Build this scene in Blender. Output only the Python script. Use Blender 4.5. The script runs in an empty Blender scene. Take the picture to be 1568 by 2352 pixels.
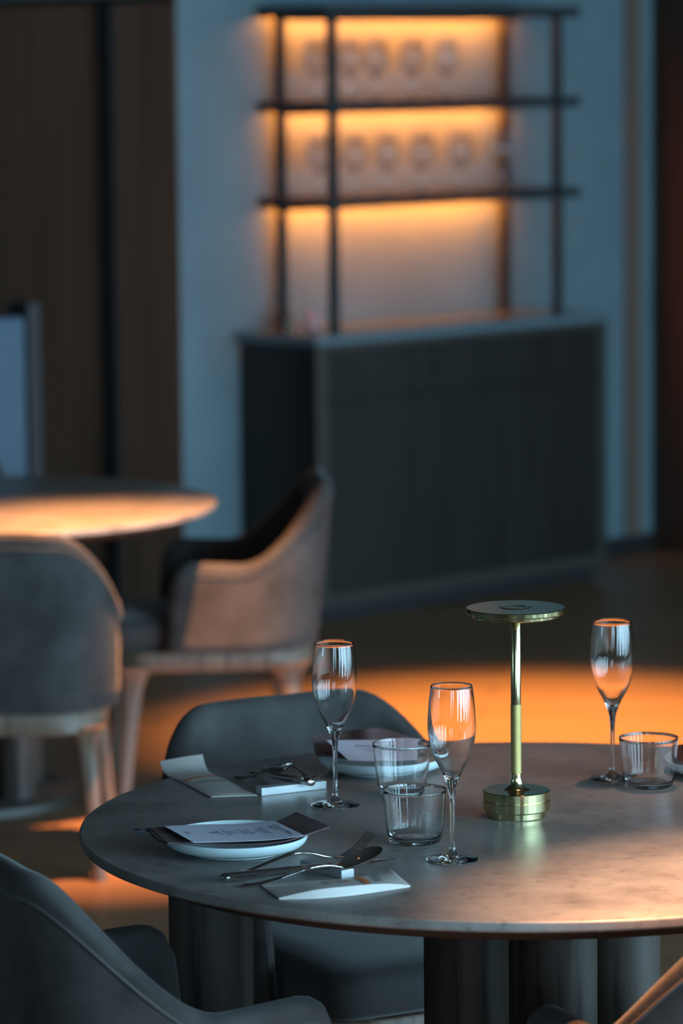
import bpy, bmesh, math, random
from mathutils import Vector, Matrix
random.seed(7)
sc = bpy.context.scene
C = sc.collection
PI = math.pi

# ------------------------------------------------------------------ camera
PIT, ROLL, CAM_H = .1198, .0095, 1.872
Fv = Vector((0, math.cos(PIT), -math.sin(PIT)))
U0 = Vector((0, math.sin(PIT), math.cos(PIT))); R0 = Vector((1, 0, 0))
Rv = math.cos(ROLL)*R0 - math.sin(ROLL)*U0
Uv = math.cos(ROLL)*U0 + math.sin(ROLL)*R0
cd = bpy.data.cameras.new('camera'); cam = bpy.data.objects.new('camera', cd); C.objects.link(cam)
cam.matrix_world = Matrix(((Rv.x, Uv.x, -Fv.x, 0), (Rv.y, Uv.y, -Fv.y, 0), (Rv.z, Uv.z, -Fv.z, CAM_H), (0, 0, 0, 1)))
cd.sensor_fit = 'VERTICAL'; cd.sensor_height = 36; cd.sensor_width = 24; cd.lens = 135
cd.clip_start = .05; cd.clip_end = 60
cd.dof.use_dof = True; cd.dof.focus_distance = 5.47; cd.dof.aperture_fstop = 3.9
sc.camera = cam

# ------------------------------------------------------------------ world, exposure
w = bpy.data.worlds.new('dusk'); sc.world = w; w.use_nodes = True
w.node_tree.nodes['Background'].inputs[0].default_value = (.25, .45, .6, 1)
w.node_tree.nodes['Background'].inputs[1].default_value = .12
vs = sc.view_settings
vs.view_transform = 'Standard'; vs.look = 'None'; vs.gamma = 1; vs.use_curve_mapping = False; vs.exposure = 0
sc.cycles.use_denoising = True
sc.cycles.max_bounces = 16; sc.cycles.transmission_bounces = 14; sc.cycles.glossy_bounces = 6; sc.cycles.diffuse_bounces = 4
sc.cycles.sample_clamp_indirect = 6

# room axes: u runs along the shelf wall (and the window wall opposite), v points from the windows to the shelf wall
UA = math.atan2(.716, .698)
u = Vector((math.cos(UA), math.sin(UA), 0)); v = Vector((-math.sin(UA), math.cos(UA), 0))
CAB = Vector((-.075, 12.45, 0))                 # front left foot of the cabinet
def cab(a, b, z=0): return CAB + u*a + v*b + Vector((0, 0, z))

# ------------------------------------------------------------------ lights
def spot(name, loc, aim, power, col, size, blend=1.0, r=.035):
    d = bpy.data.lights.new(name, 'SPOT'); d.energy = power; d.color = col; d.spot_size = math.radians(size); d.spot_blend = blend
    d.shadow_soft_size = r
    o = bpy.data.objects.new(name, d); C.objects.link(o); o.location = loc
    o.rotation_euler = (Vector(aim)-Vector(loc)).to_track_quat('-Z', 'Y').to_euler()
    return o
WARM = (1, .47, .19); AMBER = (1, .36, .07)
DOWNLIGHTS = [
    ((.72, 5.15, 2.93), (.72, 4.89, .75), 960, (1, .53, .30), 35),
    ((.60, 10.5, 2.93), (.52, 10.45, 0), 2100, (1, .46, .12), 46),
    ((-.26, 8.45, 2.93), (-.50, 8.98, .75), 1800, (1, .42, .16), 36),
    ((.60, 4.36, 2.93), (.50, 4.62, .75), 1300, (1, .38, .13), 19),
    ((.62, 6.15, 2.93), (.62, 5.95, .75), 70, (1, .52, .33), 38),  # added warm fill for the far half of the near tabletop
]
for L in DOWNLIGHTS: spot('downlight_beam', L[0], L[1], L[2], L[3], L[4])
WIN_D = 1.5                                      # distance of the window wall behind the camera
BAYS = [(-2.3, .5), (-1.5, .5), (-.1, .7), (2.6, 1.1)] + [(4.1+1.5*i, 1.32) for i in range(8)]   # centre along u, width
WIN_RAD = 9.6
for t, wd in BAYS:
    d = bpy.data.lights.new('window_daylight', 'AREA'); d.shape = 'RECTANGLE'; d.size = wd; d.size_y = 2.5
    sill = .45 if t < 7 else .17; hh = 2.88-sill; d.size_y = hh
    d.color = (.46, .78, 1); d.energy = WIN_RAD*wd*hh*PI*(2.1 if t < 2 else 1.6 if t < 4 else 2.2 if t < 7 else 1.5 if t < 10 else 1.0)
    o = bpy.data.objects.new('window_daylight', d); C.objects.link(o)
    o.location = -v*(WIN_D+.12) + u*t + Vector((0, 0, sill+hh/2))
    o.rotation_euler = v.to_track_quat('-Z', 'Z').to_euler()

d = bpy.data.lights.new('window_daylight', 'AREA'); d.shape = 'RECTANGLE'; d.size = .65; d.size_y = 2.5; d.color = (.46, .78, 1); d.energy = WIN_RAD*.65*2.5*PI
o = bpy.data.objects.new('window_daylight', d); C.objects.link(o); o.location = (-5.25, 3.425, 1.42); o.rotation_euler = Vector((1, 0, 0)).to_track_quat('-Z', 'Z').to_euler()

# ------------------------------------------------------------------ materials
def mat(name, col, rough=.6, metal=0, var=0, scale=8, spec=.5, bump=0, bscale=60, stretch=None, sheen=0, detail=6, col2=None, emit=None, es=0, trans=0, ior=1.5):
    m = bpy.data.materials.new(name); m.use_nodes = True; nt = m.node_tree; N = nt.nodes; Lk = nt.links
    b = N['Principled BSDF']
    b.inputs['Base Color'].default_value = (*col, 1); b.inputs['Roughness'].default_value = rough
    b.inputs['Metallic'].default_value = metal; b.inputs['Specular IOR Level'].default_value = spec
    b.inputs['IOR'].default_value = ior
    if sheen: b.inputs['Sheen Weight'].default_value = sheen; b.inputs['Sheen Roughness'].default_value = .4
    if trans: b.inputs['Transmission Weight'].default_value = trans
    if emit: b.inputs['Emission Color'].default_value = (*emit, 1); b.inputs['Emission Strength'].default_value = es
    if var or bump:
        tc = N.new('ShaderNodeTexCoord'); mp = N.new('ShaderNodeMapping'); Lk.new(tc.outputs['Object'], mp.inputs[0])
        if stretch: mp.inputs['Scale'].default_value = stretch
    if var:
        n = N.new('ShaderNodeTexNoise'); n.inputs['Scale'].default_value = scale; n.inputs['Detail'].default_value = detail
        n.inputs['Roughness'].default_value = .62
        Lk.new(mp.outputs[0], n.inputs['Vector'])
        r = N.new('ShaderNodeValToRGB'); c2 = col2 or tuple(c*(1-var) for c in col)
        r.color_ramp.elements[0].position = .33; r.color_ramp.elements[1].position = .67
        r.color_ramp.elements[0].color = (*c2, 1); r.color_ramp.elements[1].color = (*[min(1, c*(1+var*.4)) for c in col], 1)
        Lk.new(n.outputs['Fac'], r.inputs[0]); Lk.new(r.outputs[0], b.inputs['Base Color'])
    if bump:
        n2 = N.new('ShaderNodeTexNoise'); n2.inputs['Scale'].default_value = bscale; n2.inputs['Detail'].default_value = 4
        Lk.new(mp.outputs[0], n2.inputs['Vector'])
        bp = N.new('ShaderNodeBump'); bp.inputs['Strength'].default_value = bump; bp.inputs['Distance'].default_value = .002
        Lk.new(n2.outputs['Fac'], bp.inputs['Height']); Lk.new(bp.outputs[0], b.inputs['Normal'])
    return m

def wood_mat(name, c1, c2, axis=2, rough=.5, scale=28):
    m = bpy.data.materials.new(name); m.use_nodes = True; nt = m.node_tree; N = nt.nodes; Lk = nt.links
    b = N['Principled BSDF']; b.inputs['Roughness'].default_value = rough
    tc = N.new('ShaderNodeTexCoord'); mp = N.new('ShaderNodeMapping'); s = [scale]*3; s[axis] = scale*.04
    mp.inputs['Scale'].default_value = s; Lk.new(tc.outputs['Object'], mp.inputs[0])
    n = N.new('ShaderNodeTexNoise'); n.inputs['Scale'].default_value = 1.6; n.inputs['Detail'].default_value = 8; n.inputs['Distortion'].default_value = .8
    Lk.new(mp.outputs[0], n.inputs['Vector'])
    r = N.new('ShaderNodeValToRGB'); E = r.color_ramp.elements
    E[0].position = .36; E[0].color = (*c2, 1); E[1].position = .47; E[1].color = (*c1, 1)
    e = E.new(.75); e.color = (*[x*1.25 for x in c1], 1)
    Lk.new(n.outputs['Fac'], r.inputs[0]); Lk.new(r.outputs[0], b.inputs['Base Color'])
    bp = N.new('ShaderNodeBump'); bp.inputs['Strength'].default_value = .25; bp.inputs['Distance'].default_value = .001
    Lk.new(n.outputs['Fac'], bp.inputs['Height']); Lk.new(bp.outputs[0], b.inputs['Normal'])
    return m

def floor_mat():
    m = bpy.data.materials.new('timber floor'); m.use_nodes = True; nt = m.node_tree; N = nt.nodes; Lk = nt.links
    b = N['Principled BSDF']; b.inputs['Roughness'].default_value = .42
    tc = N.new('ShaderNodeTexCoord'); mp = N.new('ShaderNodeMapping'); mp.inputs['Rotation'].default_value = (0, 0, .12)
    Lk.new(tc.outputs['Object'], mp.inputs[0])
    br = N.new('ShaderNodeTexBrick'); br.inputs['Scale'].default_value = 1; br.inputs['Brick Width'].default_value = 1.8
    br.inputs['Row Height'].default_value = .19; br.inputs['Mortar Size'].default_value = .003
    br.inputs['Color1'].default_value = (.30, .165, .085, 1); br.inputs['Color2'].default_value = (.25, .135, .07, 1)
    br.inputs['Mortar'].default_value = (.07, .04, .02, 1)
    Lk.new(mp.outputs[0], br.inputs['Vector'])
    mp2 = N.new('ShaderNodeMapping'); mp2.inputs['Scale'].default_value = (1.5, 30, 1); Lk.new(mp.outputs[0], mp2.inputs[0])
    n = N.new('ShaderNodeTexNoise'); n.inputs['Scale'].default_value = 2; n.inputs['Detail'].default_value = 6; Lk.new(mp2.outputs[0], n.inputs['Vector'])
    mx = N.new('ShaderNodeMixRGB'); mx.blend_type = 'MULTIPLY'; mx.inputs[0].default_value = .5
    rr = N.new('ShaderNodeValToRGB'); rr.color_ramp.elements[0].position = .3; rr.color_ramp.elements[0].color = (.6, .6, .6, 1); rr.color_ramp.elements[1].position = .6
    Lk.new(n.outputs['Fac'], rr.inputs[0]); Lk.new(br.outputs['Color'], mx.inputs[1]); Lk.new(rr.outputs[0], mx.inputs[2])
    Lk.new(mx.outputs[0], b.inputs['Base Color'])
    return m

def stone_mat():
    m = bpy.data.materials.new('stone table top'); m.use_nodes = True; nt = m.node_tree; N = nt.nodes; Lk = nt.links
    b = N['Principled BSDF']; b.inputs['Roughness'].default_value = .36
    tc = N.new('ShaderNodeTexCoord')
    n = N.new('ShaderNodeTexNoise'); n.inputs['Scale'].default_value = 9; n.inputs['Detail'].default_value = 12; n.inputs['Roughness'].default_value = .65
    Lk.new(tc.outputs['Object'], n.inputs['Vector'])
    r = N.new('ShaderNodeValToRGB'); E = r.color_ramp.elements
    E[0].position = .34; E[0].color = (.20, .18, .165, 1); E[1].position = .64; E[1].color = (.34, .312, .29, 1)
    e = E.new(.48); e.color = (.275, .253, .235, 1)
    Lk.new(n.outputs['Fac'], r.inputs[0])
    n2 = N.new('ShaderNodeTexNoise'); n2.inputs['Scale'].default_value = 55; n2.inputs['Detail'].default_value = 6; n2.inputs['Roughness'].default_value = .75
    Lk.new(tc.outputs['Object'], n2.inputs['Vector'])
    r2 = N.new('ShaderNodeValToRGB'); r2.color_ramp.elements[0].position = .33; r2.color_ramp.elements[0].color = (.5, .47, .45, 1); r2.color_ramp.elements[1].position = .47
    Lk.new(n2.outputs['Fac'], r2.inputs[0])
    mx = N.new('ShaderNodeMixRGB'); mx.blend_type = 'MULTIPLY'; mx.inputs[0].default_value = .7
    Lk.new(r.outputs[0], mx.inputs[1]); Lk.new(r2.outputs[0], mx.inputs[2]); Lk.new(mx.outputs[0], b.inputs['Base Color'])
    rg = N.new('ShaderNodeMapRange'); rg.inputs[3].default_value = .27; rg.inputs[4].default_value = .42; Lk.new(n.outputs['Fac'], rg.inputs[0]); Lk.new(rg.outputs[0], b.inputs['Roughness'])
    bp = N.new('ShaderNodeBump'); bp.inputs['Strength'].default_value = .12; bp.inputs['Distance'].default_value = .001
    Lk.new(n2.outputs['Fac'], bp.inputs['Height']); Lk.new(bp.outputs[0], b.inputs['Normal'])
    return m

M = dict(
    floor=floor_mat(), stone=stone_mat(),
    ceiling=mat('ceiling plaster', (.05, .05, .05), .9),
    bluewall=mat('blue grey limewash wall', (.14, .208, .24), .85, var=.12, scale=2.5),
    brownwall=mat('dark brown veneer', (.24, .145, .10), .38, var=.25, scale=3, stretch=(6, 6, .4)),
    darkjoint=mat('dark steel profile', (.05, .055, .065), .35, metal=.6),
    farwall=mat('dark brown wall', (.035, .017, .009), .6, var=.2, scale=2),
    plaster=mat('grey plaster', (.25, .27, .28), .9),
    roomwall=mat('dark room wall', (.09, .08, .075), .8),
    trimwood=mat('brown trim', (.16, .11, .09), .5),
    frame=mat('black window frame', (.02, .02, .022), .4),
    fabric=mat('grey velvet', (.066, .061, .059), .9, var=.55, scale=6, sheen=.12, bump=.3, bscale=180, detail=3),
    fabricdark=mat('grey velvet piping', (.058, .056, .054), .8, sheen=.3),
    seatfab=mat('seat velvet', (.055, .052, .052), .85, var=.3, scale=9, sheen=.3),
    oak=wood_mat('light oak', (.19, .135, .10), (.11, .075, .052), 2, .5, 30),
    smoked=wood_mat('smoked oak', (.055, .043, .035), (.010, .007, .006), 2, .55, 26),
    tablewood=mat('dark table underframe', (.05, .035, .025), .6),
    cabwood=mat('dark oak veneer', (.020, .017, .014), .42, var=.3, scale=4, stretch=(3, 3, .5)),
    cabframe=mat('dark bronze frame', (.045, .040, .034), .4),
    cabtop=mat('pale stone worktop', (.12, .17, .20), .2),
    blackmetal=mat('blackened steel', (.03, .03, .032), .42, metal=.3),
    glass=mat('clear glass', (1, 1, 1), 0, trans=1, ior=1.5),
    ceramic=mat('glazed white ceramic', (.68, .84, .88), .2),
    napkin=mat('brown linen', (.10, .062, .062), .9, var=.2, scale=60, bump=.3, bscale=400),
    paper=mat('menu paper', (.62, .65, .78), .7),
    ink=mat('black ink', (.02, .03, .05), .6),
    steel=mat('polished steel', (.6, .58, .57), .09, metal=1),
    block=mat('brushed aluminium', (.62, .66, .68), .38, metal=.5, var=.08, scale=200),
    wrap=mat('waxed paper', (.62, .60, .57), .45, var=.08, scale=30),
    wrapside=mat('white paper', (.66, .64, .61), .5),
    orangeink=mat('orange ink', (.75, .22, .05), .5),
    greyink=mat('grey ink', (.16, .17, .19), .6),
    led=mat('amber led strip', (0, 0, 0), .5, emit=(1, .235, .015), es=255),
    lampglow=mat('downlight lens', (0, 0, 0), .5, emit=(1, .5, .2), es=12),
    pink=mat('pink glass', (.85, .55, .60), .25, trans=.3),
    amberglass=mat('brown glass', (.10, .045, .02), .2),
    divider=mat('blue grey padded cloth', (.08, .14, .20), .85),
)
def brass(name, rough, bump=0, aniso=0, col=(.62, .55, .30)):
    m = mat(name, col, rough, metal=1)
    b = m.node_tree.nodes['Principled BSDF']
    if aniso: b.inputs['Anisotropic'].default_value = aniso
    if bump:
        N = m.node_tree.nodes; Lk = m.node_tree.links
        tc = N.new('ShaderNodeTexCoord'); v_ = N.new('ShaderNodeTexVoronoi'); v_.inputs['Scale'].default_value = 1500
        Lk.new(tc.outputs['Object'], v_.inputs['Vector']); bp = N.new('ShaderNodeBump'); bp.inputs['Strength'].default_value = bump; bp.inputs['Distance'].default_value = .0006
        Lk.new(v_.outputs['Distance'], bp.inputs['Height']); Lk.new(bp.outputs[0], b.inputs['Normal'])
    return m
M['brass'] = brass('brushed brass', .15, aniso=.3)
M['knurl'] = brass('knurled brass', .42, bump=.6, col=(.60, .50, .20))

# ------------------------------------------------------------------ mesh helpers
def link(name, bm, m, parent=None, smooth=True, loc=None, rot=None, bevel=0, sub=0, angle=40):
    bmesh.ops.recalc_face_normals(bm, faces=bm.faces[:])
    me = bpy.data.meshes.new(name); bm.to_mesh(me); bm.free()
    o = bpy.data.objects.new(name, me); C.objects.link(o)
    for mm in (m if isinstance(m, (list, tuple)) else [m]): me.materials.append(mm)
    if smooth:
        me.polygons.foreach_set('use_smooth', [True]*len(me.polygons)); me.set_sharp_from_angle(angle=math.radians(angle))
    if parent: o.parent = parent
    if loc is not None: o.location = loc
    if rot is not None: o.rotation_euler = rot
    if bevel:
        b = o.modifiers.new('bevel', 'BEVEL'); b.width = bevel; b.segments = 3; b.limit_method = 'ANGLE'
    if sub:
        s = o.modifiers.new('sub', 'SUBSURF'); s.levels = sub; s.render_levels = sub
    return o
def tag(o, label=None, cat=None, group=None, kind=None):
    if label: o['label'] = label
    if cat: o['category'] = cat
    if group: o['group'] = group
    if kind: o['kind'] = kind
    return o
def thing(name, loc, rz, label, cat, group=None):
    o = bpy.data.objects.new(name, None); C.objects.link(o); o.location = loc; o.rotation_euler = (0, 0, rz)
    o.empty_display_size = .1
    return tag(o, label, cat, group)
def copy_tree(o, parent=None):
    c = o.copy(); C.objects.link(c)
    if parent: c.parent = parent
    for ch in list(o.children): copy_tree(ch, c)
    return c
def box(bm, x0, x1, y0, y1, z0, z1, mtx=None, mi=0):
    vs_ = [bm.verts.new((x, y, z)) for x in (x0, x1) for y in (y0, y1) for z in (z0, z1)]
    if mtx:
        for q in vs_: q.co = mtx @ q.co
    for f in ((0, 1, 3, 2), (4, 6, 7, 5), (0, 4, 5, 1), (2, 3, 7, 6), (0, 2, 6, 4), (1, 5, 7, 3)):
        bm.faces.new([vs_[i] for i in f]).material_index = mi
    return bm
def boxbm(*a, **k): return box(bmesh.new(), *a, **k)
def lathe(prof, n=64, bm=None, caps=True):
    bm = bm or bmesh.new(); rings = []
    for r, z in prof:
        if r < 1e-6: rings.append([bm.verts.new((0, 0, z))])
        else: rings.append([bm.verts.new((r*math.cos(2*PI*i/n), r*math.sin(2*PI*i/n), z)) for i in range(n)])
    for A, B in zip(rings, rings[1:]):
        for i in range(n):
            j = (i+1) % n
            if len(A) == 1 and len(B) == 1: continue
            if len(A) == 1: bm.faces.new((A[0], B[i], B[j]))
            elif len(B) == 1: bm.faces.new((A[i], A[j], B[0]))
            else: bm.faces.new((A[i], A[j], B[j], B[i]))
    return bm
def smooth_prof(pts, k=6):
    out = []; n = len(pts)
    for i in range(n-1):
        p0 = pts[max(i-1, 0)]; p1 = pts[i]; p2 = pts[i+1]; p3 = pts[min(i+2, n-1)]
        for j in range(k):
            t = j/k; t2 = t*t; t3 = t2*t
            out.append(tuple(.5*((2*b)+(-a+c)*t+(2*a-5*b+4*c-d)*t2+(-a+3*b-3*c+d)*t3) for a, b, c, d in zip(p0, p1, p2, p3)))
    out.append(tuple(pts[-1])); return out
def sweep(stations, n=12, bm=None, power=1.0):
    """stations: (centre, tangent-free side vector, up vector, half width, half thickness); elliptical sections joined and capped"""
    bm = bm or bmesh.new(); rings = []
    for c, s, up_, hw, ht in stations:
        ring = []
        for i in range(n):
            a = 2*PI*i/n; ca, sa = math.cos(a), math.sin(a)
            ca = math.copysign(abs(ca)**power, ca); sa = math.copysign(abs(sa)**power, sa)
            ring.append(bm.verts.new(c + s*(hw*ca) + up_*(ht*sa)))
        rings.append(ring)
    for A, B in zip(rings, rings[1:]):
        for i in range(n): bm.faces.new((A[i], A[(i+1) % n], B[(i+1) % n], B[i]))
    bm.faces.new(rings[0][::-1]); bm.faces.new(rings[-1])
    return bm
def tube(pts, r, n=8, bm=None):
    pts = [Vector(p) for p in pts]; st = []
    for i, p in enumerate(pts):
        t = (pts[min(i+1, len(pts)-1)]-pts[max(i-1, 0)]).normalized()
        s = t.cross(Vector((0, 0, 1)))
        s = s.normalized() if s.length > 1e-3 else Vector((1, 0, 0))
        st.append((p, s, s.cross(t).normalized(), r, r))
    return sweep(st, n, bm)
def catmull(pts, k):
    return [Vector(q) for q in smooth_prof([tuple(p) for p in pts], k)]
def text_mesh(txt, size, name='txt', font_bold=0.0):
    cu = bpy.data.curves.new(name, 'FONT'); cu.body = txt; cu.size = size; cu.align_x = 'CENTER'; cu.align_y = 'CENTER'; cu.offset = font_bold
    o = bpy.data.objects.new(name, cu); C.objects.link(o)
    bpy.context.view_layer.update()
    me = bpy.data.meshes.new_from_object(o.evaluated_get(bpy.context.evaluated_depsgraph_get()))
    bpy.data.objects.remove(o); bpy.data.curves.remove(cu)
    return me
def struct(name, bm, m, **k): return tag(link(name, bm, m, **k), kind='structure')

RU = Matrix.Rotation(UA, 4, 'Z')
def along(origin): return Matrix.Translation(origin) @ RU      # local x = u, local y = v

# ------------------------------------------------------------------ room shell
struct('floor', boxbm(-9, 13, -8, 18, -.1, 0), M['floor'], smooth=False)
struct('ceiling', boxbm(-9, 13, -8, 18, 3.0, 3.1), M['ceiling'], smooth=False)
WB = .38; A0 = -.245; A1 = 2.16
struct('wall_back', boxbm(A0, A1, WB, WB+.25, 0, 3.0, along(CAB)), M['bluewall'], smooth=False)
struct('baseboard_back', boxbm(A0, A1+.002, WB-.012, WB, 0, .07, along(CAB)), M['blackmetal'], smooth=False)
struct('trim_1', boxbm(2.0, 2.075, WB-.02, WB, .07, 3.0, along(CAB)), M['trimwood'], smooth=False)
# brown panelled wall turning away from the left end of the shelf wall
wl = boxbm(A0-.004, A0+.1, WB+.251, WB+5.5, 0, 2.03, along(CAB)); box(wl, A0-.004, A0-.0005, WB, WB+.251, 0, 2.03, along(CAB))
struct('wall_left', wl, M['brownwall'], smooth=False)
struct('wall_left_upper', boxbm(A0-.004, A0-.0005, WB, WB+5.5, 2.05, 3.0, along(CAB)), M['plaster'], smooth=False)
struct('trim_2', boxbm(A0-.019, A0-.004, WB+.30, WB+.36, 0, 2.03, along(CAB)), M['darkjoint'], smooth=False)
struct('trim_3', boxbm(A0-.012, A0-.0005, WB+.0, WB+5.5, 2.03, 2.05, along(CAB)), M['blackmetal'], smooth=False)
struct('wall_far', boxbm(-9, 13, 17.8, 18, 0, 3.0), M['roomwall'], smooth=False)
struct('wall_right', boxbm(A1, A1+.2, -4.2, WB+.25, 0, 3.0, along(CAB)), M['farwall'], smooth=False)
SIDE = (3.1, 3.75)                               # narrow window in the side wall
bmw = bmesh.new()
for y0, y1, z0_, z1_ in ((-8, SIDE[0], 0, 3), (SIDE[1], 18, 0, 3), (SIDE[0], SIDE[1], 0, .17), (SIDE[0], SIDE[1], 2.67, 3)): box(bmw, -5.2, -5.0, y0, y1, z0_, z1_)
struct('wall_side', bmw, M['roomwall'], smooth=False)
bmf = bmesh.new()
for y0, y1, z0_, z1_ in ((SIDE[0], SIDE[0]+.03, .17, 2.67), (SIDE[1]-.03, SIDE[1], .17, 2.67), (SIDE[0]+.03, SIDE[1]-.03, .17, .2), (SIDE[0]+.03, SIDE[1]-.03, 2.64, 2.67)): box(bmf, -5.12, -5.06, y0, y1, z0_, z1_)
struct('window_12', bmf, M['frame'], smooth=False)
# window wall opposite the shelves
WO = -v*WIN_D
edges = []
for t, wd in BAYS: edges += [t-wd/2, t+wd/2]
xs = [-7.5]+edges+[16.5]
bmw = bmesh.new()
for i in range(0, len(xs), 2): box(bmw, xs[i], xs[i+1], -.1, 0, 0, 3.0, along(WO))
for t, wd in BAYS:
    box(bmw, t-wd/2, t+wd/2, -.1, 0, 0, .45 if t < 7 else .17, along(WO)); box(bmw, t-wd/2, t+wd/2, -.1, 0, 2.88, 3.0, along(WO))
struct('wall_front', bmw, M['roomwall'], smooth=False)
for i, (t, wd) in enumerate(BAYS):
    bmf = bmesh.new()
    sl = .45 if t < 7 else .17
    for x0, x1, z0, z1 in ((t-wd/2, t-wd/2+.035, sl, 2.88), (t+wd/2-.035, t+wd/2, sl, 2.88), (t-wd/2, t+wd/2, sl, sl+.04), (t-wd/2, t+wd/2, 2.84, 2.88)):
        box(bmf, x0, x1, -.08, -.02, z0, z1, along(WO))
    if wd > .6: box(bmf, t-.02, t+.02, -.08, -.02, sl+.04, 2.84, along(WO))
    struct('window_%d' % (i+1), bmf, M['frame'], smooth=False)
# recessed downlights in the ceiling that cast the warm pools, the last an added fill
for i, L in enumerate(DOWNLIGHTS):
    x, y, _ = L[0]
    where = ['above the near right table', 'above the floor before the cabinet', 'above the far left table', 'above the near right chair', 'added to warm the far side of the near table'][i]
    t = thing('recessed_downlight', (x, y, 2.955), 0, 'small round recessed ceiling downlight %s' % where, 'ceiling light', 'recessed ceiling downlights')
    link('trim_ring', lathe([(.055, .045), (.055, .0), (.045, -.004), (.042, 0), (.042, .045)], 32), M['blackmetal'], t)
    link('lens', lathe([(0, .03), (.04, .03), (.04, .034), (0, .034)], 32), M['lampglow'], t)

# ------------------------------------------------------------------ cabinet with shelf unit
cb = thing('sideboard', CAB, UA, 'long dark wood sideboard with drawers above doors under the lit shelves', 'cabinet')
CL, CDp, CH = 1.453, .36, .947
link('body', boxbm(.012, CL-.012, .02, CDp, .05, CH-.03), M['cabwood'], cb, smooth=False)
bmf = bmesh.new()
for x0, x1, z0, z1 in ((0, .045, .05, CH-.03), (CL-.045, CL, .05, CH-.03), (.045, CL-.045, .05, .10), (.045, CL-.045, CH-.055, CH-.03)):
    box(bmf, x0, x1, 0, .02, z0, z1)
link('face_frame', bmf, M['cabframe'], cb, smooth=False, bevel=.002)
link('plinth', boxbm(.03, CL-.03, .04, CDp-.02, 0, .05), M['blackmetal'], cb, smooth=False)
link('worktop', boxbm(-.012, CL+.012, -.012, CDp+.005, CH-.03, CH), M['cabtop'], cb, smooth=False, bevel=.003)
bw = (CL-.09-.012)/3
for i in range(3):
    x0 = .045+.003+i*(bw+.003)
    link('drawer', boxbm(x0, x0+bw, .004, .022, .742, CH-.058), M['cabwood'], cb, smooth=False, bevel=.002)
    link('door', boxbm(x0, x0+bw, .004, .022, .103, .722), M['cabwood'], cb, smooth=False, bevel=.002)

su = thing('shelf_unit', cab(0, 0, CH), UA, 'open black metal shelf unit with amber strip lights standing on the dark sideboard', 'shelf')
for a in (.17, 1.287):
    for b in (.085, .325):
        link('post', boxbm(a-.014, a+.014, b-.014, b+.014, 0, 1.998-CH-.013), M['blackmetal'], su, smooth=False, bevel=.002)
SH = [1.372, 1.688, 1.998]
for z in SH:
    sb = boxbm(.11, 1.37, .05, WB-.004, z+.004-CH, z+.014-CH)
    for lx0, lx1, ly0, ly1 in ((.11, 1.37, .05, .058), (.11, .118, .058, WB-.004), (1.362, 1.37, .058, WB-.004)): box(sb, lx0, lx1, ly0, ly1, z-.019-CH, z+.004-CH)
    s = link('shelf_board', sb, M['blackmetal'], su, smooth=False)
    link('light_strip', boxbm(.15, 1.33, .308, .318, z-.001-CH, z+.0038-CH), M['led'], s, smooth=False)
    link('added_strip_baffle', boxbm(.15, 1.33, .299, .302, z-.030-CH, z+.0038-CH), M['blackmetal'], s, smooth=False)  # added lip that keeps the strip's light off the floor

# wine glasses
def wineglass_bm():
    outer = smooth_prof([(.036, 0), (.036, .0015), (.02, .004), (.007, .010), (.0042, .02), (.0038, .05), (.0045, .075), (.012, .085), (.030, .10), (.0405, .128), (.041, .15), (.036, .18), (.031, .205)], 4)
    inner = smooth_prof([(.0298, .205), (.0348, .18), (.0396, .15), (.039, .129), (.0285, .102), (.012, .089), (0, .087)], 4)
    return lathe([(0, 0)]+outer+inner, 28)
wg = None
def at_shelf(px, b, z):
    # solve for the place along the shelf from the bearing px/f
    k = (px-784)/8820.
    a = (k*(CAB.y+v.y*b)-CAB.x-v.x*b)/(u.x-k*u.y); return cab(a, b, z)
row1 = [737, 812, 872, 956, 1033]; row2 = [741, 820, 895, 975, 1063, 1157]
ordw = ['first', 'second', 'third', 'fourth', 'fifth', 'sixth']
for row, z, nm in ((row1, SH[1], 'upper of the two glass shelves'), (row2, SH[0], 'lower of the two glass shelves')):
    for i, px in enumerate(row):
        if wg is None: o = wg = link('wine_glass', wineglass_bm(), M['glass'])
        else: o = wg.copy(); C.objects.link(o)
        o.location = at_shelf(px, .17, z+.0145)
        tag(o, 'empty stemmed wine glass, %s from the left on the %s' % (ordw[i], nm), 'wine glass', 'wine glasses on the '+nm)
# little pink ornament and a dark bottle on the sideboard
p = thing('candle_holder', cab(.20, .22, CH), 0, 'small pale pink glass candle holder on the left end of the sideboard', 'candle holder')
link('bowl', lathe(smooth_prof([(.018, 0), (.024, .004), (.030, .018), (.028, .034), (.024, .040), (.021, .036), (.022, .018), (0, .010)], 4), 32), M['pink'], p)
link('candle', lathe([(0, .010), (.017, .012), (.017, .055), (.012, .064), (0, .066)], 24), M['pink'], p)
bo = link('bottle', lathe(smooth_prof([(0, 0), (.016, 0), (.017, .01), (.017, .045), (.009, .058), (.008, .07), (0, .071)], 4), 32), M['amberglass'], loc=cab(.115, .25, CH))
tag(bo, 'tiny dark brown bottle beside the rear left shelf post', 'bottle')

# low padded divider beyond the far table
dv = thing('booth_divider', (-.89, 11.35, 0), UA, 'low blue grey padded divider with dark end post behind the far table', 'divider')
link('padded_panel', boxbm(-1.6, -.05, 0, .07, .08, 1.10), M['divider'], dv, smooth=False, bevel=.015)
link('end_post', boxbm(-.05, 0, -.01, .08, 0, 1.14), M['blackmetal'], dv, smooth=False, bevel=.003)

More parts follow.
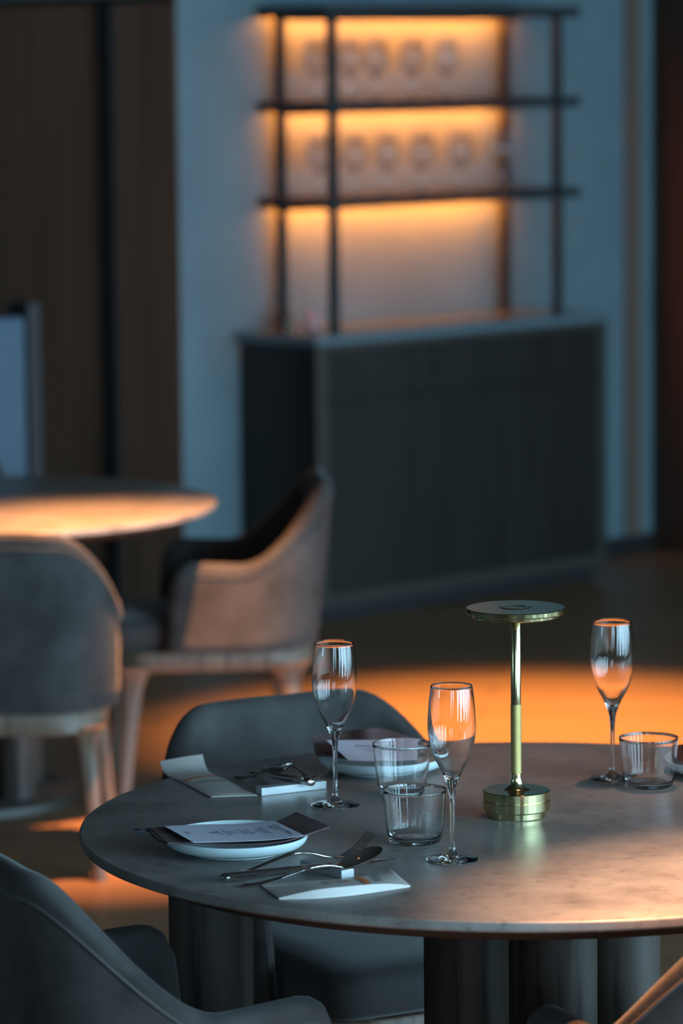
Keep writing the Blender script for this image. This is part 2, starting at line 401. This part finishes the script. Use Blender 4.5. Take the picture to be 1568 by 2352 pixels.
# ------------------------------------------------------------------ chairs
def shell_path(n=72):
    W, yf, yb, r = .258, .13, -.255, .165
    pts = []
    segs = [((-W, yf), (-W, yb+r))]
    L1 = yf-(yb+r); L2 = r*PI/2; L3 = W-r; half = L1+L2+L3
    for i in range(n+1):
        s = 2*half*i/n; ss = s if s <= half else 2*half-s; sgn = -1 if s <= half else 1
        if ss < L1: p = Vector((W, yf-ss)); nr = Vector((1, 0))
        elif ss < L1+L2:
            a = (ss-L1)/r; p = Vector((W-r+r*math.cos(a), yb+r-r*math.sin(a))); nr = Vector((math.cos(a), -math.sin(a)))
        else: p = Vector((W-r-(ss-L1-L2), yb)); nr = Vector((0, -1))
        # gentle outward bow of the sides and back
        p = p + nr*(.012*math.sin(PI*min(1, ss/half)))
        pts.append((Vector((p.x*sgn, p.y)), Vector((nr.x*sgn, nr.y)), ss))
    return pts, half
def sstep(x): x = max(0, min(1, x)); return x*x*(3-2*x)
def shell_top(s, half):
    z = .612 + .004*math.cos(s*14) + (.803-.616)*sstep((s-.165)/.27) + .007*sstep((s-.42)/(half-.42))
    if s < .05: z -= .05*(1-math.sqrt(max(0, 1-((.05-s)/.05)**2)))
    return z
def lean(x, y, z):
    t = (z-.39)/.44
    return Vector((x*(1+.05*t), y*(1+.0*t)-.048*t - .0*t*t, z))
def make_chair():
    t = thing('upholstered_armchair', (0, 0, 0), 0, 'chair', 'chair')
    pts, half = shell_path(); bm = bmesh.new(); rings = []; th = .042; zb = .388
    for p, nr, s in pts:
        k = 1.0
        if s < .012: k = math.sqrt(max(.05, 1-((.012-s)/.012)**2))
        zt = shell_top(s, half); r = th/2*k; prof = []
        for zz in [zb, zb+.006] + [zb+.006+(zt-r-zb-.006)*j/9 for j in range(1, 10)]: prof.append((0 if zz > zb else -.006, zz))
        for j in range(1, 8): a = PI*j/8; prof.append((-r+r*math.cos(a)-.0 if True else 0, zt-r+r*math.sin(a)))
        for zz in [zb+.006+(zt-r-zb-.006)*j/9 for j in range(9, 0, -1)] + [zb+.006, zb]: prof.append((-2*r + (.006 if zz == zb else 0), zz))
        ring = []
        for off, z in prof:
            q = p + nr*(off - th/2*(1-k))
            # puff the outside a little
            ring.append(bm.verts.new(lean(q.x, q.y, z)))
        rings.append(ring)
    n = len(rings[0])
    for A, B in zip(rings, rings[1:]):
        for i in range(n): bm.faces.new((A[i], A[(i+1) % n], B[(i+1) % n], B[i]))
    bm.faces.new(rings[0][::-1]); bm.faces.new(rings[-1])
    sh = link('shell', bm, M['fabric'], t, angle=70)
    seam = []
    for p, nr, s in pts[1:-1]:
        z = shell_top(s, half)-.034; q = p+nr*.0005; seam.append(lean(q.x, q.y, z))
    link('piping', tube(seam, .0028, 6), M['fabricdark'], sh)
    # seat cushion
    out = []
    def rr(w, y0, y1, r, z, k=6):
        o = []
        for cx, cy, a0 in ((w-r, y1-r, 0), (-w+r, y1-r, PI/2), (-w+r, y0+r, PI), (w-r, y0+r, 1.5*PI)):
            for j in range(k+1): a = a0+PI/2*j/k; o.append(Vector((cx+r*math.cos(a), cy+r*math.sin(a), z)))
        return o
    def stack(layers):
        b = bmesh.new(); R = [[b.verts.new(q) for q in l] for l in layers]
        for A, B in zip(R, R[1:]):
            for i in range(len(A)): b.faces.new((A[i], A[(i+1) % len(A)], B[(i+1) % len(A)], B[i]))
        b.faces.new(R[0][::-1]); b.faces.new(R[-1]); return b
    sw = .212
    link('seat', stack([rr(sw-.01, -.20, .265, .05, .392), rr(sw, -.21, .275, .055, .402), rr(sw+.002, -.21, .278, .055, .44), rr(sw-.006, -.20, .27, .055, .457), rr(sw-.03, -.18, .25, .05, .466), rr(sw-.08, -.12, .2, .05, .47)]), M['seatfab'], t, angle=80)
    # wooden frame: rounded ring below the shell
    fb = bmesh.new(); k = 8
    O = [rr(.236, -.25, .272, r_, z, k) for r_, z in ((.12, .338), (.12, .342), (.12, .384), (.12, .388))]
    O[0] = rr(.232, -.246, .268, .12, .338, k); O[3] = rr(.233, -.247, .269, .12, .388, k)
    I = [rr(.19, -.20, .225, .09, z, k) for z in (.388, .338)]
    R = [[fb.verts.new(q) for q in l] for l in O+I]; R.append(R[0])
    for A, B in zip(R, R[1:]):
        for i in range(len(A)): fb.faces.new((A[i], A[(i+1) % len(A)], B[(i+1) % len(A)], B[i]))
    link('seat_frame', fb, M['oak'], t, angle=50)
    for sx in (-1, 1):
        for yy, dy in ((.205, .035), (-.175, -.05)):
            st = []
            for q in range(13):
                f = q/12; z = .352*(1-f)
                w_ = .0165+(.012)*(1-f)**1 + .03*max(0, 1-f/.16)**2
                c = Vector((sx*(.195+.035*f-.0*max(0, 1-f/.16)), yy+dy*f, z))
                st.append((c, Vector((1, 0, 0)), Vector((0, 1, 0)), w_*.85, w_))
            link('leg', sweep(st, 14, power=.7), M['oak'], t, angle=60)
    return t
def turn(fx, fy): return math.atan2(-fx, fy)
ch = make_chair()
CH_SPOTS = [
    ((-.232, 5.215), (.88, .48), 'grey velvet armchair at the near table, cut off by the lower left frame corner', 'armchairs round the near table'),
    ((.516, 5.03), (-.47, .88), 'grey armchair with orange-lit arm at the lower right corner of the near table', 'armchairs round the near table'),
    ((.030, 6.07), (.48, -.88), 'dark grey armchair facing the camera behind the near table and its flute glasses', 'armchairs round the near table'),
    ((-.335, 9.68), (-.995, -.09), 'armchair seen from the side between the far table and the sideboard', 'armchairs round the far table'),
    ((-.785, 8.80), (.0, 1), 'armchair seen from behind, back turned to us, in front of the far table', 'armchairs round the far table'),
    ((-1.17, 10.52), (.15, -.99), 'brownish armchair mostly hidden behind the far table at the left edge', 'armchairs round the far table'),
]
for i, (pos, f, lab, grp) in enumerate(CH_SPOTS):
    o = ch if i == 0 else copy_tree(ch)
    o.location = (pos[0], pos[1], 0); o.rotation_euler = (0, 0, turn(*f)); tag(o, lab, 'chair', grp)

# ------------------------------------------------------------------ tables
TR = .65; TZ = .75
def table(cx, cy, legs, label, base=0, lr=.063):
    t = thing('round_dining_table', (cx, cy, 0), 0, label, 'table', None)
    e = .0035; top = [(0, .735), (TR-.003, .735), (TR, .738)] + [(TR-e+e*math.cos(a), TZ-e+e*math.sin(a)) for a in [PI/2*j/5 for j in range(6)]] + [(TR*.5, TZ), (0, TZ)]
    link('tabletop', lathe(top, 180), M['stone'], t, angle=40)
    link('underframe', lathe([(0, .712), (TR-.06, .712), (TR-.012, .7345), (0, .7345)], 120), M['tablewood'], t)
    for x, y in legs:
        l = link('leg', lathe([(0, 0 if not base else .025), (lr, 0 if not base else .025), (lr, .712), (0, .712)], 64), M['smoked'], t, loc=(x-cx, y-cy, 0), angle=50)
        l.rotation_euler = (0, 0, random.uniform(0, 6))
    if base: link('base_plate', lathe([(0, 0), (base, 0), (base, .018), (base-.006, .025), (0, .025)], 96), M['cabframe'], t, angle=50)
    return t
TX, TY = .264, 5.516
table(TX, TY, [(-.20, 5.605), (.177, 5.50), (.295, 5.35), (.395, 5.475), (.70, 5.7)], 'round stone-topped dining table in front, laid with glasses, plates and a brass lamp')
table(-.962, 9.567, [(-1.08, 9.45), (-.82, 9.45), (-1.08, 9.68), (-.82, 9.68)], 'bare round dining table farther back at the left, glowing under a warm spotlight', base=.29, lr=.05)

# ------------------------------------------------------------------ brass table lamp
lp = thing('table_lamp', (.253, 5.558, TZ), 0, 'slim cordless brass lamp with flat disc shade on the near table', 'lamp')
base = link('base', lathe([(0, 0), (.0425, 0), (.0435, .001), (.0435, .009), (.0485, .0105), (.0495, .012), (.0495, .0245), (.0488, .0252), (.0488, .0258), (.0495, .0265), (.0495, .0385), (.0485, .0395), (.02, .0395)] , 96), M['brass'], lp, angle=30)
link('stem_flare', lathe(smooth_prof([(.021, .0393), (.0165, .0405), (.0125, .0435), (.0100, .048), (.0084, .054), (.0077, .061), (.0076, .065)], 4), 64), M['brass'], lp)
link('grip_sleeve', lathe([(0, .064), (.0079, .0645), (.0079, .1665), (0, .167)], 64), M['knurl'], lp)
link('pole', lathe([(.0074, .16), (.0074, .292), (.0068, .293), (.0068, .3)], 64), M['brass'], lp)
shd = link('shade', lathe([(0, .296), (.062, .296), (.0635, .2975), (.0635, .3005), (.0715, .302), (.0727, .3035), (.0727, .309), (.0718, .3102), (.024, .3102), (.0235, .3094), (.0228, .3102), (0, .3102)], 128), M['brass'], lp, angle=30)
link('touch_button', lathe([(.0, .3102), (.0145, .3103), (.015, .3112), (.0205, .3112), (.0212, .3103)], 64), M['brass'], shd)

# ------------------------------------------------------------------ glasses on the near table
def flute_bm():
    outer = [(0, 0), (.034, 0)] + smooth_prof([(.0362, .0006), (.0366, .0016), (.034, .0026), (.020, .0045), (.0105, .0075), (.0060, .0125), (.0042, .0185), (.0034, .03), (.0033, .055), (.0036, .080), (.0050, .098), (.0080, .110), (.0125, .121), (.0190, .1335), (.0250, .1455), (.0298, .160), (.0326, .175), (.0337, .190), (.0330, .208), (.0312, .229), (.0292, .2455)], 4) + [(.02895, .2459)]
    inner = smooth_prof([(.0287, .2459), (.0285, .2455), (.0305, .229), (.0323, .208), (.0330, .190), (.0319, .175), (.0290, .160), (.0241, .1455), (.0176, .1335), (.0105, .1215), (.0045, .1155), (0, .114)], 4)
    return lathe(outer+inner, 72)
def tumbler_bm(rt, rb, h):
    m_ = rb+(rt-rb)*.62; w_ = .0009
    outer = [(0, .0012), (rb*.55, .0008), (rb*.8, 0)] + smooth_prof([(rb*.88, 0), (rb*.97, .002), (rb+.001, .007), (rb+.0025, .016), (m_, .042), (rt, h-.0005)], 5)
    rim = [(rt-w_/2+w_/2*math.cos(a), h-.0005+w_/2*math.sin(a)) for a in (PI*.25, PI*.5, PI*.75)]
    inner = smooth_prof([(rt-w_, h-.0005), (m_-.001, .042), (rb+.0012, .017), (rb-.0016, .0095), (rb-.008, .0060), (rb*.4, .0052), (0, .005)], 5)
    return lathe(outer+rim+inner, 96)
FL = [((-.013, 5.646), 'clear champagne flute nearest the spoons, left of the two tumblers'),
      ((.150, 5.251), 'clear champagne flute between the tumbler pair and the brass lamp'),
      ((.414, 5.832), 'clear champagne flute beyond the brass lamp, beside the lone tumbler')]
fl = None
for (x, y), lab in FL:
    if fl is None: o = fl = link('champagne_flute', flute_bm(), M['glass'], angle=60)
    else: o = fl.copy(); C.objects.link(o)
    o.location = (x, y, TZ+.0004); tag(o, lab, 'champagne glass', 'champagne flutes on the near table')
TB = [((.088, 5.735), (.0448, .0345, .078), 'clear tumbler farther of the overlapping pair, in front of the far plate'),
      ((.100, 5.377), (.0455, .0375, .0765), 'clear tumbler nearer of the overlapping pair, next to the middle flute'),
      ((.465, 5.775), (.0452, .0375, .0765), 'clear tumbler standing alone at the right edge beside a flute')]
for (x, y), prm, lab in TB:
    o = link('tumbler', tumbler_bm(*prm), M['glass'], loc=(x, y, TZ+.0004), angle=60)
    tag(o, lab, 'drinking glass', 'water tumblers on the near table')

# ------------------------------------------------------------------ plates, napkins, menus
def plate_bm():
    return lathe(smooth_prof([(0, .004), (.060, .004), (.064, .0006), (.067, .0006), (.070, .0045), (.082, .0060), (.0935, .0100), (.0995, .0165), (.1012, .0228), (.1005, .0242), (.0985, .0238), (.0960, .0180), (.090, .0120), (.078, .0088), (.060, .0080), (.03, .0078), (0, .0078)], 4), 96)
pl0 = None
PL = [((-.153, 5.325), 'pale plate under the printed menu, nearest the camera on the left'),
      ((.060, 5.925), 'pale plate with raised brown napkin near the far dark chair'),
      ((.600, 5.87), 'plate cut off at the right frame edge behind the lone tumbler')]
for (x, y), lab in PL:
    if pl0 is None: o = pl0 = link('plate', plate_bm(), M['ceramic'])
    else: o = pl0.copy(); C.objects.link(o)
    o.location = (x, y, TZ+.0004); tag(o, lab, 'plate', 'side plates on the near table')
def sheet(edgeA, edgeB, nu=24, nv=10, th=.0006, wob=0, uvpull=None):
    """a thin sheet between two edge curves, returns bmesh and sampler"""
    A = catmull(edgeA, 8); B = catmull(edgeB, 8)
    def samp(c, t):
        f = t*(len(c)-1); i = min(int(f), len(c)-2); return c[i].lerp(c[i+1], f-i)
    def P(s, t):
        q = samp(A, s).lerp(samp(B, s), t)
        if uvpull: q = q + Vector((0, 0, uvpull(s, t)))
        return q
    bm = bmesh.new(); G = {}
    for k in (0, 1):
        for i in range(nu+1):
            for j in range(nv+1):
                q = P(i/nu, j/nv); G[k, i, j] = bm.verts.new(q - Vector((0, 0, th*k)))
    for i in range(nu):
        for j in range(nv):
            bm.faces.new((G[0, i, j], G[0, i+1, j], G[0, i+1, j+1], G[0, i, j+1])); bm.faces.new((G[1, i, j], G[1, i, j+1], G[1, i+1, j+1], G[1, i+1, j]))
    for i in range(nu):
        for j in (0, nv): bm.faces.new((G[0, i, j], G[0, i+1, j], G[1, i+1, j], G[1, i, j]))
    for j in range(nv):
        for i in (0, nu): bm.faces.new((G[0, i, j], G[0, i, j+1], G[1, i, j+1], G[1, i, j]))
    return bm, P
def print_on(P, items, name, m, parent, lift=.0005):
    """items: (text, size, s, t, sx, sy dir) laid on the sheet; text runs along t (or s) and is bent onto it"""
    bm = bmesh.new()
    for txt, size, s0, t0, axis, sgn, Ls, Lt in items:
        me = text_mesh(txt, size); vs_ = []
        for q in me.vertices:
            x, y = q.co.x*sgn, q.co.y*sgn
            if axis == 't': s, t = s0 + y/Ls, t0 + x/Lt
            else: s, t = s0 + x/Ls, t0 - y/Lt
            vs_.append(bm.verts.new(P(max(0, min(1, s)), max(0, min(1, t))) + Vector((0, 0, lift))))
        for f in me.polygons:
            try: bm.faces.new([vs_[k] for k in f.vertices])
            except ValueError: pass
        bpy.data.meshes.remove(me)
    me = bpy.data.meshes.new(name); bm.normal_update(); bm.to_mesh(me); bm.free(); me.materials.append(m)
    o = bpy.data.objects.new(name, me); C.objects.link(o); o.parent = parent
    return o
# napkin and menu on the near plate (edge A = rear edge, edge B = front edge, both running left to right)
napA = [(-.2755, 5.351, .7795), (-.2306, 5.372, .7785), (-.1627, 5.368, .7745), (-.119, 5.372, .7755), (-.094, 5.395, .7795), (-.0692, 5.434, .784)]
napB = [(-.246, 5.248, .7795), (-.2074, 5.262, .7765), (-.1405, 5.262, .7735), (-.086, 5.276, .7745), (-.0526, 5.3014, .7790), (-.0209, 5.3437, .781)]
bm, P = sheet(napA, napB, 40, 14, .0022, uvpull=lambda s, t: -.0055*math.sin(PI*t)*math.sin(PI*s)**2)
nk = tag(link('napkin', bm, M['napkin'], angle=60), 'brown cloth napkin lying across the nearest plate under the menu', 'napkin', None)
cord = catmull([(-.297, 5.352, .7775), (-.288, 5.348, .778), (-.278, 5.352, .778), (-.272, 5.32, .7775), (-.262, 5.285, .7765), (-.246, 5.252, .7765)], 5)
link('tie_cord', tube(cord, .0014, 6), M['ink'], nk)
link('tie_cord', tube(catmull([(-.294, 5.330, .777), (-.286, 5.333, .7775), (-.279, 5.340, .778), (-.273, 5.330, .7775)], 5), .0014, 6), M['ink'], nk)
mA = [(-.2544, 5.343, .7835), (-.2048, 5.3669, .7805), (-.1491, 5.3668, .781), (-.1006, 5.3586, .787)]
mB = [(-.2096, 5.2338, .7825), (-.1584, 5.2542, .7790), (-.104, 5.2658, .7785), (-.0554, 5.2707, .783)]
bm, P = sheet(mA, mB, 30, 12, .0005)
mn = tag(link('menu_card', bm, M['paper'], angle=60), 'printed pale menu card on the brown napkin of the nearest plate', 'menu card', None)
LS, LT = .155, .115
items = [('Course Menu', .0125, .90, .56, 't', 1, LS, LT), ('Degustation', .0062, .845, .42, 't', 1, LS, LT)]
words = ['antipasto della casa', 'insalata verde', 'zuppa', 'risotto ai funghi', 'con burro', 'pesce del giorno', 'e limone', 'manzo', 'con patate arrosto', 'formaggi misti', 'dolce', 'caffe']
s = .76
for i, wd in enumerate(words):
    items.append((wd, .0056, s, .50, 't', 1, LS, LT)); s -= .036 if i % 3 < 2 else .058
items.append(('18.00', .0075, .115, .45, 't', 1, LS, LT))
print_on(P, items, 'lettering', M['ink'], mn)
# far plate
napA = [(-.050, 5.965, .799), (0.0, 6.00, .800), (.035, 5.985, .806), (.062, 6.01, .802), (.105, 6.00, .79)]
napB = [(-.038, 5.89, .785), (0.005, 5.872, .780), (.05, 5.862, .778), (.10, 5.862, .779), (.150, 5.885, .784)]
bm, P = sheet(napA, napB, 30, 14, .0022, uvpull=lambda s, t: -.013*math.sin(PI*t))
tag(link('napkin', bm, M['napkin'], angle=60), 'brown cloth napkin rising in folds from the far plate', 'napkin', None)
mA = [(-.027, 5.935, .7975), (.02, 5.948, .795), (.07, 5.948, .795), (.117, 5.938, .798)]
mB = [(.007, 5.850, .7815), (.04, 5.846, .7805), (.08, 5.846, .7805), (.115, 5.850, .7815)]
bm, P = sheet(mA, mB, 24, 12, .0005)
mn = tag(link('menu_card', bm, M['paper'], angle=60), 'pale menu card leaning on the brown napkin of the far plate', 'menu card', None)
print_on(P, [('Course Menu', .011, .50, .30, 's', 1, .14, .10), ('antipasto della casa', .0055, .50, .45, 's', 1, .14, .10), ('risotto ai funghi', .0055, .50, .55, 's', 1, .14, .10), ('dolce', .0055, .50, .68, 's', 1, .14, .10)], 'lettering', M['ink'], mn)
# right plate
bm, P = sheet([(.52, 5.93, .785), (.58, 5.95, .79), (.66, 5.96, .79)], [(.518, 5.83, .776), (.58, 5.81, .768), (.66, 5.80, .772)], 20, 10, .0022, uvpull=lambda s, t: -.006*math.sin(PI*t))
tag(link('napkin', bm, M['napkin'], angle=60), 'brown napkin on the plate cut off by the right frame edge', 'napkin', None)
bm, P = sheet([(.530, 5.93, .797), (.59, 5.945, .799), (.66, 5.95, .801)], [(.532, 5.835, .7795), (.59, 5.815, .775), (.66, 5.81, .778)], 20, 10, .0005)
tag(link('menu_card', bm, M['paper'], angle=60), 'warm-lit menu card on the plate at the right frame edge', 'menu card', None)

# ------------------------------------------------------------------ cutlery
def ribbon(pts, prof, n=10, k=6, bm=None):
    """pts: path points; prof(f) -> (half width, half thickness) at fraction f of the length"""
    P_ = catmull(pts, k); st = []
    for i, p in enumerate(P_):
        f = i/(len(P_)-1); t = (P_[min(i+1, len(P_)-1)]-P_[max(i-1, 0)]).normalized()
        s_ = t.cross(Vector((0, 0, 1))).normalized(); hw, ht = prof(f); st.append((p, s_, s_.cross(t).normalized(), hw, ht))
    return sweep(st, n, bm, .85)
def lerp_tab(tab, f):
    for (a, x), (b, y) in zip(tab, tab[1:]):
        if f <= b: g = (f-a)/(b-a) if b > a else 0; g = max(0, g); return tuple(p+(q-p)*g for p, q in zip(x, y))
    return tab[-1][1]
HANDLE = [(0, (.0015, .0012)), (.03, (.0062, .0022)), (.12, (.0072, .0024)), (.35, (.0052, .0022)), (.75, (.0026, .0019)), (1, (.0024, .0017))]
def fork(path, head, label, grp):
    o_bm = ribbon(path, lambda f: lerp_tab(HANDLE, f))
    a = Vector(path[-1]); hd = [Vector(p) for p in head]       # head: neck, palate, tine root, mid, tips
    t = (hd[-1]-a); t.z = 0; t.normalize(); side = t.cross(Vector((0, 0, 1))).normalized()
    root = hd[1]
    pal = catmull([a, hd[0], root], 6); st = []
    for i, p in enumerate(pal):
        f = i/(len(pal)-1); st.append((p, side, Vector((0, 0, 1)), .0024+(.0115-.0024)*sstep(f*1.15), .0013))
    sweep(st, 12, o_bm, .8)
    for kx in (-1.5, -.5, .5, 1.5):
        off = side*(kx*.0061); P_ = catmull([root-t*.003+off, hd[2]+off, hd[3]+off], 6); st = []
        for i, p in enumerate(P_): f = i/(len(P_)-1); st.append((p, side, Vector((0, 0, 1)), .0021*(1-.55*f), .0011*(1-.4*f)))
        sweep(st, 8, o_bm)
    return tag(link('fork', o_bm, M['steel'], angle=50), label, 'fork', grp)
def spoon(path, tip, label, grp, depth=.009, roll=0.0):
    bm = ribbon(path, lambda f: lerp_tab(HANDLE, f))
    a = Vector(path[-1]); b = Vector(tip); t = (b-a); L = t.length; t.normalize()
    side = t.cross(Vector((0, 0, 1))).normalized(); up_ = side.cross(t).normalized()
    if roll: q = Matrix.Rotation(roll, 3, t); side = q @ side; up_ = q @ up_
    n, k = 28, 10; W = .0205
    def pt(i, j, kk):
        an = 2*PI*i/n; r = j/k
        x = L*.5 + r*math.cos(an)*L*.5; wloc = W*(1+.12*math.cos(an)); y = r*math.sin(an)*wloc
        z = -depth*(1-r*r) - .0012*kk*(1 if j < k else .6)
        return a - t*.004 + t*x + side*y + up_*z
    for kk in (0, 1):
        c = bm.verts.new(pt(0, 0, kk)); prev = None; rings = []
        for j in range(1, k+1): rings.append([bm.verts.new(pt(i, j, kk)) for i in range(n)])
        for i in range(n): bm.faces.new((c, rings[0][i], rings[0][(i+1) % n]))
        for A, B in zip(rings, rings[1:]):
            for i in range(n): bm.faces.new((A[i], A[(i+1) % n], B[(i+1) % n], B[i]))
        if kk == 0: top = rings[-1]
        else:
            for i in range(n): bm.faces.new((top[i], top[(i+1) % n], rings[-1][(i+1) % n], rings[-1][i]))
    return tag(link('spoon', bm, M['steel'], angle=60), label, 'spoon', grp)
def knife(path, tip, label, grp):
    bm = ribbon(path, lambda f: lerp_tab([(0, (.003, .003)), (.04, (.0078, .0058)), (.2, (.0082, .0062)), (.85, (.0062, .005)), (1, (.004, .003))], f), n=12)
    a = Vector(path[-1]); b = Vector(tip); t = (b-a).normalized(); side = t.cross(Vector((0, 0, 1))).normalized(); st = []
    for i in range(15):
        f = i/14; hw = .0085*(1-max(0, (f-.7)/.3)**2*.9)
        # blade stands on edge: tall and thin
        st.append((a-t*.004+(b-a)*f+Vector((0, 0, .0)), side, Vector((0, 0, 1)), hw, .0008))
    sweep(st, 8, bm)
    return tag(link('knife', bm, M['steel'], angle=50), label, 'knife', grp)
G1 = 'cutlery by the nearest plate'; G2 = 'cutlery on the far metal rest'
def rest(p, q, w, h, label):
    p = Vector(p); q = Vector(q); d = (q-p); L = d.length; an = math.atan2(d.y, d.x)
    o = link('cutlery_rest', boxbm(0, L, 0, w, 0, h), M['block'], smooth=False, loc=(p.x, p.y, TZ+.0003), rot=(0, 0, an), bevel=.0006)
    return tag(o, label, 'cutlery rest', 'metal cutlery rests')
# near set: end face of the bar towards us
e0 = Vector((-.0085, 5.140)); e1 = Vector((.0125, 5.147)); dd = (e1-e0).normalized(); pd = Vector((-dd.y, dd.x))
rest((e1.x, e1.y), (e1.x+pd.x*.09-dd.x*.03, e1.y+pd.y*.09-dd.y*.03), .0215, .0115, 'small grey metal bar under the nearest fork and spoon')
fork([(-.169, 5.150, .7535), (-.140, 5.152, .757), (-.113, 5.149, .768), (-.075, 5.153, .7815), (-.050, 5.160, .7815), (-.027, 5.168, .775)],
     [(-.005, 5.180, .7700), (.002, 5.188, .7705), (.020, 5.205, .7795), (.0375, 5.221, .797)], 'steel fork with tines raised beside the nearest plate', G1)
spoon([(-.139, 5.088, .7525), (-.115, 5.088, .755), (-.083, 5.088, .764), (-.047, 5.091, .7755), (-.022, 5.103, .776), (-.004, 5.118, .770)],
      (.049, 5.186, .786), 'steel spoon reflecting warm light, nearest the paper sachet', G1, depth=.010)
knife([(-.170, 5.120, .7565), (-.12, 5.130, .7595), (-.06, 5.140, .764), (-.018, 5.152, .7655)], (.075, 5.225, .7595), 'steel knife between the nearest fork and spoon', G1)
# far set
rest((-.125, 5.726), (-.027, 5.780), .019, .0118, 'pale grey metal bar under the far fork and spoon')
spoon([(-.168, 5.868, .7535), (-.155, 5.852, .755), (-.142, 5.838, .761), (-.131, 5.822, .767), (-.122, 5.808, .778)],
      (-.079, 5.760, .794), 'dark reflecting spoon tilted on the far metal bar', G2, depth=.010)
fork([(-.143, 5.905, .7535), (-.130, 5.885, .756), (-.113, 5.86, .767), (-.094, 5.83, .779), (-.082, 5.81, .7815), (-.070, 5.795, .779)],
     [(-.060, 5.785, .770), (-.052, 5.780, .7675), (-.038, 5.776, .771), (-.021, 5.773, .784)], 'steel fork with dark upturned tines on the far metal bar', G2)
knife([(-.047, 5.745, .7665), (-.065, 5.764, .7675), (-.095, 5.795, .7665), (-.110, 5.812, .7655)], (-.165, 5.872, .753), 'steel knife with orange-lit handle across the far metal bar', G2)

# ------------------------------------------------------------------ paper sachets
def sachet(A, B, label, puff, title, Ls, Lt, side_w=.0, rev=1, curl=None):
    bm, P = sheet(A, B, 30, 14, .0012, uvpull=lambda s, t: puff*(math.sin(PI*t)**.6)*(math.sin(PI*min(max(s, 0), 1))**.35 if 0 < s < 1 else 0) + (curl(s, t) if curl else 0))
    o = tag(link('paper_sachet', bm, M['wrap'], angle=60), label, 'sachet', 'paper towel sachets')
    return o, P
def patch(P, s0, s1, t0, t1, name, m, parent, skew=0, lift=.0006):
    bm = bmesh.new(); n = 10; G = {}
    for i in range(n+1):
        for j in range(n+1):
            t = t0+(t1-t0)*j/n; s = s0+(s1-s0)*i/n + skew*t; G[i, j] = bm.verts.new(P(s, t)+Vector((0, 0, lift)))
    for i in range(n):
        for j in range(n): bm.faces.new((G[i, j], G[i+1, j], G[i+1, j+1], G[i, j+1]))
    me = bpy.data.meshes.new(name); bm.to_mesh(me); bm.free(); me.materials.append(m); o = bpy.data.objects.new(name, me); C.objects.link(o); o.parent = parent
    return o
z0 = TZ+.0022
A = [(-.115, 5.098, z0), (-.06, 5.108, z0+.001), (0, 5.126, z0+.001), (.045, 5.148, z0+.002), (.062, 5.152, z0+.008)]
B = [(-.088, 5.012, z0), (-.04, 5.018, z0+.009), (.01, 5.036, z0+.010), (.055, 5.062, z0+.007), (.088, 5.081, z0)]
o, P = sachet(A, B, 'flat white paper sachet with orange stripe in front of the nearest spoon', .002, '', .19, .09)
patch(P, .54, .585, .03, .99, 'orange_stripe', M['orangeink'], o, skew=.05)
sd, _ = sheet([(-.088, 5.0115, z0), (-.04, 5.0175, z0+.009), (.01, 5.0355, z0+.010), (.055, 5.0615, z0+.007), (.088, 5.081, z0)], [(-.088, 5.0115, TZ+.0005), (-.04, 5.012, TZ+.0008), (.01, 5.030, TZ+.0008), (.055, 5.057, TZ+.0008), (.088, 5.081, TZ+.0005)], 30, 4, .0003)
link('white_side', sd, M['wrapside'], o)
print_on(P, [('AROMA', .018, .70, .5, 't', 1, .19, .09)], 'lettering', M['greyink'], o, .0007)
print_on(P, [('SPA', .016, .47, .55, 't', 1, .19, .09)], 'lettering', M['orangeink'], o, .0007)
print_on(P, [('towel', .014, .36, .55, 't', 1, .19, .09)], 'lettering', M['greyink'], o, .0007)
# far sachet: A = left long edge (near), B = right long edge
A = [(-.289, 5.935, TZ+.016), (-.278, 5.900, z0+.001), (-.25, 5.84, z0), (-.225, 5.775, z0), (-.201, 5.716, z0)]
B = [(-.222, 5.955, TZ+.023), (-.213, 5.925, z0+.001), (-.188, 5.865, z0), (-.16, 5.79, z0), (-.131, 5.725, z0)]
o, P = sachet(A, B, 'flat paper sachet with orange stripe and curled end, left of the far spoon', .004, '', .23, .07)
patch(P, .50, .53, .02, .98, 'orange_stripe', M['orangeink'], o, skew=-.06)
print_on(P, [('AROMA', .014, .62, .5, 't', -1, .23, .07)], 'lettering', M['greyink'], o, .0007)
print_on(P, [('SPA', .012, .41, .42, 't', -1, .23, .07)], 'lettering', M['orangeink'], o, .0007)
patch(P, .0, .08, .01, .99, 'curled_end', M['wrapside'], o)
